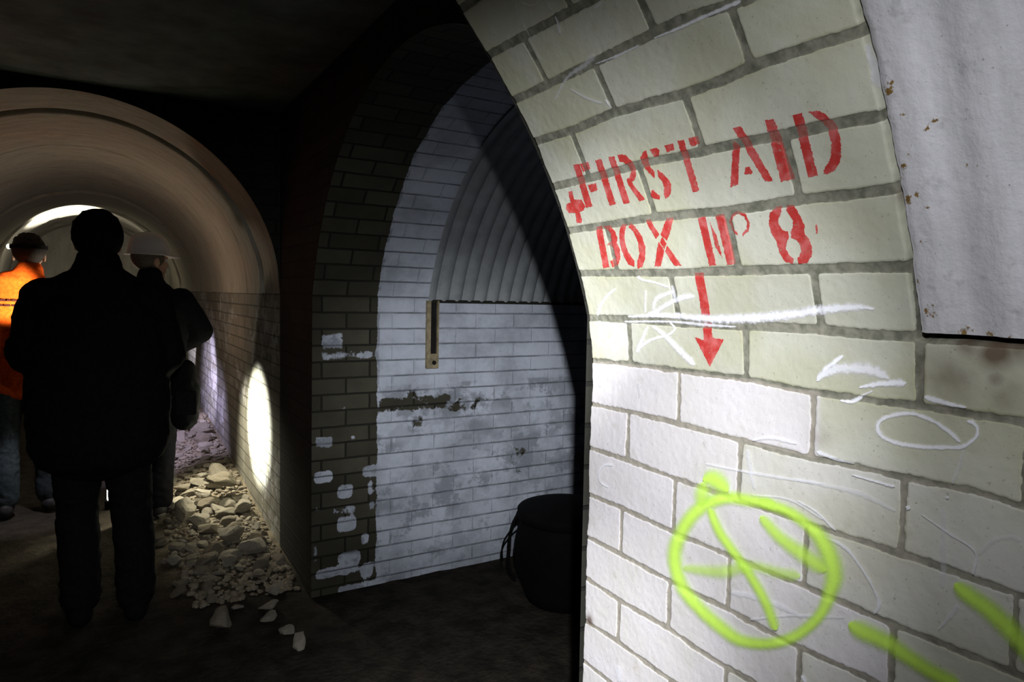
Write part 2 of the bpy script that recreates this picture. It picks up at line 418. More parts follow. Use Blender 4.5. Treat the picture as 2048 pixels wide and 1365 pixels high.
stencil('stencil_cross', [[(258,535),(280,530),(292,580),(335,583),(358,620),(348,645),(325,655),(338,700),(335,718),(308,720),(298,660),(262,660),(242,635),(250,605),(272,600),(260,562)]], 'small red painted cross left of the words', 2.926, 1050, 200)
stencil('stencil_arrow', [[(738,130),(792,130),(812,240),(832,360),(845,500),(910,510),(828,665),(742,495),(795,515),(788,400),(765,250)]], 'red painted arrow pointing down', 2.844, 1130, 500)

layer = [0]
def spline(pts, w):
    p = np.array(pts, float); w = np.full(len(p), w, float) if np.isscalar(w) else np.array(w, float)
    if len(p) == 2: p = np.array([p[0], (p[0]*2+p[1])/3, (p[0]+p[1]*2)/3, p[1]]); w = np.interp(np.linspace(0, 1, 4), [0, 1], w)
    q = np.concatenate([[2*p[0]-p[1]], p, [2*p[-1]-p[-2]]]); ww = np.concatenate([[w[0]], w, [w[-1]]]); out = []; ow = []
    for i in range(1, len(q)-2):
        n = max(4, int(np.hypot(*(q[i+1]-q[i]))/3))
        for t in np.linspace(0, 1, n, endpoint=False):
            out.append(.5*((2*q[i])+(-q[i-1]+q[i+1])*t+(2*q[i-1]-5*q[i]+4*q[i+1]-q[i+2])*t*t+(-q[i-1]+3*q[i]-3*q[i+1]+q[i+2])*t**3)); ow.append(ww[i]*(1-t)+ww[i+1]*t)
    out.append(p[-1]); ow.append(w[-1]); return np.array(out), np.array(ow)

def strokes(name, lst, mat, label, cap=True, na=9):
    wk = 2.1 if mat is M['chalk'] else 1.15
    Vs, Fs, Us, At, base = [], [], [], [], 0
    for (sc, ox, oy, pts, w, op) in lst:
        p = [(ox+a/sc, oy+b/sc) for a, b in pts]; ww = (np.array(w, float) if not np.isscalar(w) else w)/sc*wk
        c, wd = spline(p, ww); t = np.gradient(c, axis=0); t /= np.maximum(np.linalg.norm(t, axis=1), 1e-6)[:, None]; nrm = np.stack([-t[:, 1], t[:, 0]], 1)
        L = np.concatenate([[0], np.cumsum(np.linalg.norm(np.diff(c, axis=0), axis=1))])
        e = np.minimum(L, L[-1]-L); capf = np.sqrt(np.clip(1-(1-np.clip(e/(wd*.5+.01), 0, 1))**2, .02, 1)) if cap else np.ones(len(c))
        v = np.linspace(-1, 1, na); P = c[:, None, :]+nrm[:, None, :]*(v[None, :, None]*(wd*.5*capf)[:, None, None])
        Yp, Sp = back(P[..., 0], P[..., 1]); ok = Yp < YEND-.001
        Yp = np.minimum(Yp, YEND-.001)
        hh, mk, *_ = wallfun(Yp, Sp); layer[0] += 1
        V = surf(Yp, Sp, hh+.0009+.00006*layer[0]); F = grid_faces(*Yp.shape)
        uv = np.stack([np.repeat(L[:, None], na, 1)/100, np.repeat(v[None], len(c), 0)], -1)
        Vs.append(V.reshape(-1, 3)); Fs.append(F+base); Us.append(uv.reshape(-1, 2)); At.append(np.full(Yp.size, op)); base += Yp.size
    me = mesh_np(name, np.concatenate(Vs), np.concatenate(Fs), {'opacity': np.concatenate(At)}, np.concatenate(Us))
    o = link(name, me, mat, wall); tag(o, label); return o

A5 = (3.25, 900, 0); A8 = (2.844, 1130, 500); AC = (2.73, 1700, 400); AA = (2.65, 1130, 850); AB = (2.65, 1600, 850)
strokes('chalk_scribble', [
 (*A8, [(298,215),(240,265),(205,320),(190,375)], [10,16,14,12], .9), (*A8, [(190,405),(250,430),(310,445),(335,480),(320,530),(285,575)], 16, .9),
 (*A8, [(465,225),(462,360)], 10, .85), (*A8, [(418,148),(440,165),(520,185),(600,212)], [18,14,12,12], .95),
 (*A8, [(620,235),(530,275),(505,340)], [18,26,14], .9), (*A8, [(745,262),(690,265),(600,300),(530,345),(470,370)], [26,34,28,30,30], .8),
 (*A8, [(360,378),(600,372),(900,392),(1200,375),(1450,340),(1650,322),(1770,332)], [14,30,52,60,54,44,10], .95),
 (*A8, [(340,408),(600,408),(800,425),(980,438)], [12,14,22,8], .7), (*A8, [(612,200),(635,300)], 22, .6),
 (*A8, [(500,430),(570,480),(660,570),(745,655)], [16,28,36,44], .85), (*A8, [(480,430),(450,500),(415,585)], [14,20,28], .9),
 (*A8, [(420,560),(500,510),(590,485),(632,450),(600,410)], [24,18,14,14,12], .85)], M['chalk'], 'white chalk scribble beside and across the red arrow')
strokes('chalk_scribble', [
 (*A8, [(1590,600),(1500,670),(1440,745)], [24,30,34], .95), (*A8, [(1440,730),(1550,680),(1700,675),(1800,700),(1855,735)], [34,60,70,60,20], .8),
 (*A8, [(1680,782),(1800,760),(1950,755)], [14,34,44], .95), (*A8, [(1570,855),(1640,862),(1700,832)], [14,26,24], .95),
 (*A8, [(1690,830),(1760,800)], 14, .7)], M['chalk'], 'thick white chalk zigzag at the right end of the brick course')
strokes('chalk_loop', [
 (*AC, [(385,1170),(300,1165),(200,1190),(160,1230),(180,1285),(260,1325),(380,1345),(500,1350),(620,1345),(690,1300),(705,1250),(680,1215),(645,1205)], 24, .9),
 (*AC, [(370,1170),(460,1205),(550,1265),(612,1322)], 22, .85), (*AC, [(415,1072),(480,1092),(560,1115),(648,1132)], [30,34,24,14], .85)], M['chalk'], 'white chalk loop drawn below the concrete lining')
strokes('chalk_scribble', [
 (*A5, [(690,100),(715,160),(728,215)], [12,18,20], .55), (*A5, [(640,0),(670,60)], 16, .4), (*A5, [(425,0),(465,90),(500,180),(550,290),(600,385)], 11, .32),
 (*A5, [(950,345),(880,420),(770,500),(690,650)], [60,34,22,12], .35), (*A5, [(790,570),(900,630),(1000,665)], [10,16,18], .45),
 (*A5, [(1330,245),(1500,175),(1700,85),(1900,0)], [10,20,26,30], .75), (*A5, [(950,412),(1100,355),(1240,290)], [8,18,14], .6),
 (*A5, [(950,45),(1000,0)], [40,30], .45), (*A5, [(1090,0),(1100,40)], 24, .3), (*A5, [(1020,640),(1060,700)], 12, .5), (*A5, [(460,0),(540,30),(600,0)], 14, .25)], M['chalk'], 'faint white chalk scratches high on the vault')
strokes('chalk_scribble', [
 (*AA, [(262,215),(222,212),(190,250),(195,300),(240,332)], [14,14,10,8,12], .7), (*AA, [(755,205),(900,235),(1100,270),(1378,312)], [14,12,18,12], .5),
 (*AA, [(975,130),(1000,270),(1020,345)], [22,22,14], .4), (*AA, [(1000,370),(1200,395),(1378,500)], 12, .45),
 (*AA, [(1000,82),(1100,68),(1240,100)], [10,20,14], .6), (*AA, [(890,885),(1050,920),(1240,1000)], [28,34,20], .5), (*AA, [(990,1030),(1200,1008),(1378,1012)], 14, .45),
 (*AA, [(290,1275),(298,1362)], 34, .5), (*AA, [(1265,1325),(1290,1362)], 26, .8),
 (*AB, [(0,290),(200,330),(350,370),(520,455)], [18,20,30,14], .35), (*AB, [(0,400),(100,460),(200,560)], 12, .6),
 (*AB, [(80,572),(240,640),(340,760),(410,880),(430,950),(405,1000)], [14,18,14,14,26,16], .6), (*AB, [(100,140),(200,180),(300,205)], [24,18,6], .8),
 (*AB, [(285,262),(420,300),(515,325)], [10,14,18], .8), (*AB, [(655,470),(800,570),(940,670),(930,790)], [6,14,10,22], .55),
 (*AB, [(880,130),(860,210),(820,310)], [10,22,22], .3), (*AB, [(775,430),(770,730),(770,860)], [20,34,30], .25),
 (*AB, [(850,950),(800,1020),(745,1082)], [40,26,10], .4), (*AB, [(0,1012),(250,1016)], 16, .3), (*AB, [(960,680),(1040,610),(1130,590),(1187,610)], 26, .2),
 (*AB, [(575,430),(600,440)], 30, .8), (*AB, [(785,380),(805,382)], 22, .7),
 (*A8, [(190,660),(215,780)], [8,30], .3), (*A8, [(430,750),(440,830)], 14, .35)], M['chalk'], 'faint white chalk lines over the pale lower bricks')
strokes('plaster_smear', [(3.25,1450,0,[(925,285),(960,400),(985,520),(1020,620)],[10,24,30,14],.55),(3.25,1450,0,[(1030,680),(1060,760),(1085,900)],[20,22,26],.6),(3.25,1450,0,[(1105,960),(1125,1040),(1155,1150)],[14,22,22],.5),
 (*AC,[(325,20),(320,120),(345,220)],[18,34,30],.6),(*AC,[(375,390),(400,440),(415,520)],[30,26,14],.45)], M['chalk'], 'white plaster smears along the edge of the concrete')
G = M['green']
strokes('spray_paint_symbol', [
 (*AA, [(1130,420),(1000,400),(860,385),(730,440),(650,530),(602,640),(600,740),(640,860),(720,960),(830,1060),(940,1135),(1080,1155),(1200,1130),(1300,1070),(1378,985),(1420,880),(1440,800),(1420,700),(1370,600),(1290,520),(1180,450),(1040,405)], [75,85,90,100,100,105,100,95,90,95,90,80,85,85,85,110,130,130,110,85,80,80], .9),
 (*AA, [(745,290),(800,285),(880,350)], [120,130,110], .85), (*AA, [(750,300),(740,370),(735,430)], 110, .7),
 (*AA, [(780,440),(830,560),(900,660),(1000,800),(1080,940),(1135,1085)], [60,70,70,70,75,70], .85),
 (*AA, [(640,755),(850,775),(1000,745),(1150,780),(1260,800)], [60,100,80,80,90], .5),
 (*AA, [(1050,480),(1150,590),(1270,680),(1400,770)], [70,90,110,110], .75)], G, 'fluorescent green spray-painted circle with strokes inside')
strokes('spray_paint_stroke', [(*AB, [(275,1045),(340,1085),(480,1150),(600,1230),(720,1305),(860,1375)], [110,130,120,110,110,110], .9)], G, 'green sprayed streak running off the bottom edge')
strokes('spray_paint_stroke', [(*AB, [(835,835),(900,890),(1000,960),(1100,1050),(1230,1190),(1320,1290)], [90,120,130,140,150,150], .9)], G, 'green sprayed streak furthest right')

# ------------------------------------------------------------ concrete lining on its brick springing (near vault)
yl = np.concatenate([np.arange(-1.2, .18, .02), np.arange(.18, YLIN, .003), [YLIN]]); s0 = z2s(ZLIN)
sl = np.concatenate([np.arange(s0, z2s(.36), .003), np.arange(z2s(.36)+.01, ss[-1], .015), [ss[-1]]])
YY, SS = np.meshgrid(yl, sl, indexing='ij')
JY = YY + np.where(YY > .36, fbm(SS*35, YY*0, 41)*.006*sst(.36, .402, YY), 0); JS = SS + fbm(YY*35, SS*0, 43)*.006*(1-sst(s0, s0+.03, SS))
hl = .005+.0035*np.sin(YY*2*math.pi/.076+1.2)*sst(.0, .05, YLIN-YY) + fbm(YY*9, SS*4, 51)*.005+fbm(YY*60, SS*60, 52)*.0012
hl = hl*np.minimum(sst(-.004, .008, YLIN-YY), 1) + .002
rb = blobs(JY, JS, [(1785,178,9,1),(1792,160,9,.8),(1815,225,5,1),(1877,236,5,1),(1862,252,4,.9),(1828,300,7,.6),(1815,330,9,.75),(1822,395,9,1),(1860,410,5,.7),(1842,385,7,.8),(1868,620,16,.7),(1855,480,10,.6),(1935,660,14,.8),(1985,664,10,.8),(1840,560,8,.5),(2035,672,14,.6),(1938,330,4,.8),(1815,345,14,.4)])
lining = grid('ceiling', surf(JY, JS, hl), M['lining'], {'rust': rb}, flip=True)
tag(lining, 'pale rough concrete lining of the near vault above the brick', kind='structure')
# left half of the near tunnel, mirrored about its axis
def mirror(P): Q = P.copy(); Q[..., 0] = -.18-Q[..., 0]; return Q
yl = np.arange(-1.2, 1.0001, .022); sl = np.linspace(0, ss[-1], 120); YY, SS = np.meshgrid(yl, sl, indexing='ij')
tag(grid('wall_left', mirror(surf(YY, SS, SS*0)), M['tunnel'], {'paint': YY*0}, np.stack([YY, SS], -1)), kind='structure')

# ------------------------------------------------------------ cross passage (barrel vault along X)
XM, YN, YF, YC, ZC, RB = .84, .992, 3.19, 2.09, -.343, 1.145
a0 = math.asin((-.02-ZC)/RB)
wallz = np.arange(-1.45, -.02, .012); arc = np.linspace(a0, math.pi-a0, 190)
def ring(dr=0):
    Y = [*(YF+0*wallz), *(YC+(RB-dr)*np.cos(arc)), *(YN+0*wallz)]
    Z = [*wallz, *(ZC+(RB-dr)*np.sin(arc)), *wallz[::-1]]
    V = [*wallz, *(-.02+RB*(arc-a0)), *(-.02+RB*(math.pi-2*a0)+(-.02-wallz[::-1]))]
    return np.array(Y), np.array(Z), np.array(V)
Yr, Zr, Vr = ring()
xl = np.concatenate([np.arange(XM, 2.6, .012), np.arange(2.6, 4.6, .05)])
XX, VV = np.meshgrid(xl, Vr, indexing='ij'); Yg = np.repeat(Yr[None], len(xl), 0); Zg = np.repeat(Zr[None], len(xl), 0)
SLOPE = 0.0
# painted area and its worn patches (photo rectangles put onto the wall)
def onwall(px, py):
    d = ray(px, py); t = YF/d[..., 1]; return t*d[..., 0], t*d[..., 2]
paint = sst(-.02, .02, XX-1.157+.012*fbm(XX*0, VV*14, 19))*.95
paint = paint*np.where(VV < -.45, .86, 1) - .10*(VV < -.42)*sst(.0, .3, fbm(XX*5, VV*9, 17)+.12)
def rect(x0, y0, x1, y1, val, soft=.022):
    global paint
    a, zb = onwall(np.array([x0, x1]), np.array([y1, y0])); c = onwall(np.array([(x0+x1)/2]*2), np.array([y1, y0]))[1]
    m = sst(-soft, soft, XX-a[0])*sst(-soft, soft, a[1]-XX)*sst(-soft, soft, VV-c[0])*sst(-soft, soft, c[1]-VV)*(Yg > 3)
    paint = paint*(1-m)+val*m
for r_ in [(757,790,905,824,.36),(800,775,835,800,.45),(890,800,955,826,.42),(820,826,850,858,.42),(915,790,985,808,.45),(1016,890,1062,955,.5)]: rect(*r_)
for r_ in [(628,872,668,898,.62),(628,942,666,968,.8),(674,970,706,998,.85),(724,930,752,956,.75),(735,960,746,995,.8),(738,1000,748,1024,.75),(673,1034,713,1064,.85),
           (700,868,712,886,.7),(676,1103,722,1128,.85),(722,1125,746,1156,.8),(630,1130,720,1155,.6),(676,1165,750,1192,.7),(640,664,690,700,.52),(640,700,748,722,.48),
           (662,1010,715,1032,.5),(720,1066,740,1092,.65),(628,1005,640,1030,.55),(680,810,694,824,.6),(625,1085,635,1130,.6)]: rect(*r_)
kp = np.ones((len(xl)-1, len(Vr)-1), bool)
isarc = (Zr[:-1] > -.021) & (Zr[1:] > -.021)
kp[(xl[:-1] > 1.44)[:, None] & isarc[None]] = False
back_wall = grid('wall_back', np.stack([XX, Yg, Zg+E], -1), M['back'], {'paint': paint}, np.stack([XX+.05, VV+.011+.078*20], -1), keep=kp)
tag(back_wall, 'side passage of old brick, flaking pale paint, dark at its mouth', kind='structure')
# ledge the sheets stand on, corrugated sheets
xl = np.arange(1.42, 3.4, .0045); aa = np.linspace(a0-.012, math.pi-a0+.012, 130); XX, AAg = np.meshgrid(xl, aa, indexing='ij')
corr = np.abs(np.sin((XX-1.47)*math.pi/.0735))**.5
rad = RB+.012-.024*corr
sheet = grid('ceiling', np.stack([XX, YC+rad*np.cos(AAg), ZC+rad*np.sin(AAg)+E], -1), M['sheet'])
tag(sheet, 'curved corrugated sheeting over the side passage', kind='structure')
bm = bmesh.new()
for y0, y1 in ((YF-.012, YF+.08), (YN-.08, YN+.012)):
    bmesh.ops.create_cube(bm, size=1, matrix=Matrix.Translation((3.02, (y0+y1)/2, E-.028))@Matrix.Diagonal((3.18, y1-y0, .016, 1)))
me = bpy.data.meshes.new('trim_1'); bm.to_mesh(me); bm.free(); tag(link('trim_1', me, M['back'], smooth=False), kind='structure')
zz2 = np.linspace(-1.45, .85, 60); yy2 = np.linspace(YN, YF, 60); A_, B_ = np.meshgrid(yy2, zz2, indexing='ij')
tag(grid('wall_passage_end', np.stack([A_*0+3.4, A_, B_+E], -1), M['back'], {'paint': A_*0+.3}, np.stack([A_, B_], -1), flip=True), kind='structure')

# ------------------------------------------------------------ junction chamber walls and slab ceiling
ZT = .96; YG = 3.85; XL = -1.02
def archz(Y): q = RB**2-(Y-YC)**2; return np.where((Y > YN) & (Y < YF), ZC+np.sqrt(np.maximum(q, 0)), -1.45)
yl = np.concatenate([[YN-.001], np.linspace(YN+.001, YF-.001, 90), np.linspace(YF+.001, YG, 30)]); tt = np.linspace(0, 1, 80)
Yq, Tq = np.meshgrid(yl, tt, indexing='ij'); zb = np.maximum(archz(Yq), -1.45); Zq = zb+(ZT-zb)*Tq
tag(grid('wall_junction', np.stack([Yq*0+XM, Yq, Zq+E], -1), M['shade_brick'], {'paint': Yq*0}, np.stack([Yq, Zq], -1)), 'dark brick wall over the mouth of the side passage', kind='structure')
Yq, Zq = np.meshgrid(np.linspace(.99, YG, 60), np.linspace(-1.45, ZT, 60), indexing='ij')
tag(grid('wall_left', np.stack([Yq*0+XL, Yq, Zq+E], -1), M['tunnel'], {'paint': Yq*0}, np.stack([Yq, Zq], -1), flip=True), kind='structure')
Xq, Yq = np.meshgrid(np.linspace(XL, XM+.1, 40), np.linspace(.95, YG+.05, 60), indexing='ij')
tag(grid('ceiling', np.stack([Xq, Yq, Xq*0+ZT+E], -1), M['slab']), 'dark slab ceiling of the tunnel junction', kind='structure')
# end face of the near vault
def face(name, X, zb, Y, flip=False):
    T = np.linspace(0, 1, 40); Xg, Tg = np.meshgrid(X, T, indexing='ij'); zbg = np.repeat(zb[:, None], 40, 1); Z = zbg+(ZT-zbg)*Tg
    return tag(grid(name, np.stack([Xg, Xg*0+Y, Z+E], -1), M['shade_brick'], {'paint': Xg*0}, np.stack([Xg, Z], -1), flip=flip), kind='structure')
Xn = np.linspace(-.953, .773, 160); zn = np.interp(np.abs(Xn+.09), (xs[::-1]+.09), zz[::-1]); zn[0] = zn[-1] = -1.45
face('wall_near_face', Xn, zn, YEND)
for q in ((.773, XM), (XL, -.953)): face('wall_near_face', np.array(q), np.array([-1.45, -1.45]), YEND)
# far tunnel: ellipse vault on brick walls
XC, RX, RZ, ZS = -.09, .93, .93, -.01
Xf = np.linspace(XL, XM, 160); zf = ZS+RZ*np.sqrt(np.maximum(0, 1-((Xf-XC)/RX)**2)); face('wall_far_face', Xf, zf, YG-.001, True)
joints = np.array([4.32, 4.75, 5.28, 5.8, 6.4, 7.0, 7.7, 8.4, 9.2, 10, 11, 12, 13])
yl = np.unique(np.concatenate([np.arange(YG, 9, .02), np.arange(9, 15, .1), (joints[:9, None]+np.arange(-.016, .017, .004)[None]).ravel()])); an = np.linspace(0, math.pi, 150)
Yq, Aq = np.meshgrid(yl, an, indexing='ij')
joints = np.array([4.32, 4.75, 5.28, 5.8, 6.4, 7.0, 7.7, 8.4, 9.2, 10, 11, 12, 13])
seg = np.searchsorted(joints, Yq); dj = np.abs(Yq[..., None]-joints).min(-1)
dr = -.008*((seg*37) % 5-2)/2 - .010*fbm(Yq*5, Aq*3, 5)*2  - .012*np.mod(seg, 2) + .06*np.exp(-(dj/.008)**2)*sst(-.12, .10, fbm(np.floor(Yq*2.2), Aq*5, 8))
vlt = grid('ceiling', np.stack([XC+(RX+dr)*np.cos(Aq), Yq, ZS+(RZ+dr)*np.sin(Aq)+E], -1), M['vault'], flip=False)
tag(vlt, 'curved concrete vault rings of the far tunnel', kind='structure')
yl = np.concatenate([np.arange(YG, 9, .03), np.arange(9, 15, .1)]); Yq, Zq = np.meshgrid(yl, np.linspace(-1.45, -.005, 70), indexing='ij')
pt = .35+fbm(Yq*2, Zq*3, 7)*.6
tag(grid('wall_tunnel_right', np.stack([Yq*0+XM, Yq, Zq+E], -1), M['tunnel'], {'paint': pt}, np.stack([Yq, Zq+.011+.78], -1)), 'brick side wall of the far tunnel beside the rubble', kind='structure')
tag(grid('wall_tunnel_left', np.stack([Yq*0+XL, Yq, Zq+E], -1), M['tunnel'], {'paint': pt}, np.stack([Yq, Zq+.011+.78], -1), flip=True), kind='structure')
Xq, Zq = np.meshgrid(np.linspace(XL, XM, 30), np.linspace(-1.45, ZT, 30), indexing='ij')
tag(grid('wall_tunnel_end', np.stack([Xq, Xq*0+11.5, Zq+E], -1), M['vault']), kind='structure')

# ------------------------------------------------------------ floor with the spoil bank along the right wall
def floor_h(X, Y):
    bank = np.interp(Y, [3.2, 4.1, 5.7, 6.6, 9, 12], [0, .05, .19, .28, .32, .3])*sst(.15, .75, X)*(X < .9)
    return bank + .02*fbm(X*4, Y*4, 12) + .008*fbm(X*20, Y*20, 13)
xl = np.concatenate([np.arange(-1.02, .85, .015), np.arange(.85, 3.45, .03)]); yl = np.concatenate([np.arange(-1.2, 2, .04), np.arange(2, 8, .018), np.arange(8, 12, .08)])
Xq, Yq = np.meshgrid(xl, yl, indexing='ij')
xc = (xl[:-1]+xl[1:])/2; yc = (yl[:-1]+yl[1:])/2
kp = (xc[:, None] < XM) | ((yc[None] > YN-.02) & (yc[None] < YF+.02))
tag(grid('floor', np.stack([Xq, Yq, floor_h(Xq, Yq)], -1), M['floor'], {'dust': sst(.12, .4, Xq)*sst(3.3, 4.1, Yq)*(Xq < .9)+.12*sst(3.6, 4.6, Yq)*(Xq < .2)}, keep=kp), kind='structure')

# ------------------------------------------------------------ stones
def rock_mesh(seed, flat=.6):
    bm = bmesh.new(); bmesh.ops.create_icosphere(bm, subdivisions=3, radius=1); r = random.Random(seed)
    planes = [(Vector((r.gauss(0, 1), r.gauss(0, 1), r.gauss(0, 1))).normalized(), r.uniform(.45, .85)) for _ in range(14)]
    for v in bm.verts:
        for n_, d in planes:
            k = v.co.dot(n_)-d
            if k > 0: v.co -= n_*k*.92
        v.co *= 1+.12*mnoise.noise(v.co*2.2+Vector((seed*3.1, 0, 0)))+.05*mnoise.noise(v.co*6+Vector((seed*3.1, 4, 0)))
        v.co.z *= flat
    me = bpy.data.meshes.new('stone'); bm.to_mesh(me); bm.free(); me.materials.append(M['stone']); return me
rocks = [rock_mesh(i, random.uniform(.45, .8)) for i in range(12)]
def stone(x, y, r, label, group=None, sink=.35, i=None, z=None):
    o = bpy.data.objects.new('stone', rocks[random.randrange(12) if i is None else i]); C.objects.link(o)
    o.scale = (r*random.uniform(.8, 1.25), r*random.uniform(.7, 1.1), r*random.uniform(.7, 1.1))
    zz_ = float(floor_h(np.array(x), np.array(y))) if z is None else z
    o.location = (x, y, zz_+r*sink); o.rotation_euler = (random.uniform(-.4, .4), random.uniform(-.4, .4), random.uniform(0, 6.28))
    return tag(o, label, 'stone', group)
placed = []
LB = 'broken pale stone in the rubble heaped along the tunnel wall'
def try_place(n, y0, y1, x0, x1, r0, r1, label, group):
    c = 0; t = 0
    while c < n and t < n*40:
        t += 1; y = random.uniform(y0, y1); x = x0+(x1-x0)*random.random()**.75; r = random.uniform(r0, r1)*random.uniform(.7, 1)
        if any((x-a)**2+(y-b)**2 < (.62*(r+c_))**2 for a, b, c_ in placed): continue
        if x+r*.85 > .835: continue
        placed.append((x, y, r)); stone(x, y, r, label, group); c += 1
# the few that stand out
for (x, y, r, l, i, z) in [(.665, 4.72, .125, 'largest pale stone leaning near the lit patch of the tunnel wall', 0, .20), (.74, 4.42, .085, 'rounded stone at the foot of the brightest torchlit wall', 3, .10),
                     (.60, 4.02, .12, 'long flat stone at the near end of the lit rubble', 5, .07), (.42, 4.55, .10, 'flat pale stone in the middle of the rubble', 7, .09)]:
    placed.append((x, y, r)); o = stone(x, y, r, l, None, .2, i, z)
try_place(26, 3.7, 5.2, .33, .74, .07, .12, LB, 'rubble stones')
try_place(135, 3.5, 5.7, .26, .80, .022, .06, LB, 'rubble stones')
try_place(40, 5.2, 8.0, .22, .78, .06, .13, LB, 'rubble stones')
try_place(30, 5.2, 7.5, .22, .80, .04, .07, LB, 'rubble stones')
try_place(8, 2.75, 3.4, .30, .70, .04, .10, 'dim stone lying on the dark floor before the passage corner', 'stray stones in the dark')
# gravel between them
bm = bmesh.new()
for _ in range(2600):
    y = random.uniform(3.3, 7.0); x = random.uniform(.34, .82); s_ = random.uniform(.006, .022)
    z = float(floor_h(np.array(x), np.array(y)))
    bmesh.ops.create_icosphere(bm, subdivisions=1, radius=s_, matrix=Matrix.Translation((x, y, z+s_*.3))@Matrix.Rotation(random.random()*6, 4, 'Z')@Matrix.Diagonal((1.2, .8, .6, 1)))
me = bpy.data.meshes.new('gravel'); bm.to_mesh(me); bm.free()
tag(link('gravel', me, M['stone'], smooth=False), 'fine gravel and chips between the rubble stones', 'gravel', kind='stuff')

# ------------------------------------------------------------ timber slot frame on the passage wall
tim = simple('weathered_timber', (.30, .25, .16), .85, .3, 30); blk = simple('black_gap', (.012, .010, .010), .9, .3, 30)
def box(bm, x0, x1, y0, y1, z0, z1, bev=.0):
    r = bmesh.ops.create_cube(bm, size=1, matrix=Matrix.Translation(((x0+x1)/2, (y0+y1)/2, (z0+z1)/2))@Matrix.Diagonal((x1-x0, y1-y0, z1-z0, 1)))
    if bev: bmesh.ops.bevel(bm, geom=list({e for v in r['verts'] for e in v.link_edges}), offset=bev, segments=2, affect='EDGES')
def obj_bm(name, bm, mat, parent=None, smooth=False):
    me = bpy.data.meshes.new(name); bm.to_mesh(me); bm.free(); return link(name, me, mat, parent, smooth)
fr = empty('slot_frame', (1.445, YF, E-.37))
tag(fr, 'narrow wooden frame around a dark slot, fixed under the corrugated sheeting', 'frame')
bm = bmesh.new(); box(bm, -.034, -.012, -.022, -.001, 0, .345, .002); box(bm, .024, .033, -.022, -.001, 0, .345, .002); obj_bm('side_rail', bm, tim, fr)
bm = bmesh.new(); box(bm, -.012, .024, -.022, -.001, 0, .075, .002); obj_bm('bottom_block', bm, tim, fr)
bm = bmesh.new(); box(bm, -.012, .024, -.006, -.0005, .075, .345); obj_bm('slot_back', bm, blk, fr)
bm = bmesh.new(); bmesh.ops.create_cone(bm, segments=16, radius1=.011, radius2=.011, depth=.006, cap_ends=True, matrix=Matrix.Translation((.006, -.0252, .03))@Matrix.Rotation(R(90), 4, 'X')); obj_bm('bolt_head', bm, blk, fr)

# ------------------------------------------------------------ black tub
plast = simple('black_plastic', (.004, .004, .0045), .85, .2, 15, .1)
def lathe(prof, n=64, sx=1, sy=1):
    bm = bmesh.new(); rings = [[bm.verts.new((r*math.cos(2*math.pi*i/n)*sx, r*math.sin(2*math.pi*i/n)*sy, z)) for i in range(n)] for r, z in prof]
    for a, b in zip(rings, rings[1:]):
        for i in range(n): bm.faces.new((a[i], a[(i+1) % n], b[(i+1) % n], b[i]))
    bm.faces.new(rings[0][::-1]); bm.faces.new(rings[-1]); return bm
def wire(name, pts, r, mat, parent, n=10):
    c = bpy.data.curves.new(name, 'CURVE'); c.dimensions = '3D'; c.bevel_depth = r; c.bevel_resolution = 3; s = c.splines.new('BEZIER'); s.bezier_points.add(len(pts)-1)
    for b, p in zip(s.bezier_points, pts): b.co = p; b.handle_left_type = b.handle_right_type = 'AUTO'
    o = bpy.data.objects.new(name, c); dg = bpy.context.evaluated_depsgraph_get(); C.objects.link(o); bpy.context.view_layer.update()
    me = bpy.data.meshes.new_from_object(o.evaluated_get(bpy.context.evaluated_depsgraph_get())); bpy.data.objects.remove(o); me.materials.clear()
    return link(name, me, mat, parent)
tub = empty('tub', (1.91, 2.62, .0)); tag(tub, 'black bulging tub with a lid and wire side handles, beside the bright near wall', 'tub')
obj_bm('tub_body', lathe([(.16, 0), (.185, .008), (.205, .06), (.24, .16), (.250, .24), (.243, .31), (.225, .385), (.215, .40)]), plast, tub, True)
obj_bm('lid', lathe([(.222, .400), (.236, .402), (.238, .438), (.232, .445), (.20, .456), (.12, .467), (.03, .471)]), plast, tub, True)
ua = math.atan2(.25, -1.)   # towards the visible left side
def rd(r, z, a): return (r*math.cos(a), r*math.sin(a), z)
dl = math.atan2(-.5, -.86)+R(0)
hl_a = R(180-31)            # screen-left direction
wire('wire_handle', [rd(.236, .39, hl_a+.25), rd(.275, .33, hl_a+.12), rd(.305, .25, hl_a), rd(.305, .17, hl_a-.05)], .0045, plast, tub)
wire('wire_handle', [rd(.236, .40, hl_a-.2), rd(.262, .34, hl_a-.1), rd(.272, .24, hl_a), rd(.268, .14, hl_a+.05), rd(.24, .10, hl_a+.1)], .008, plast, tub)

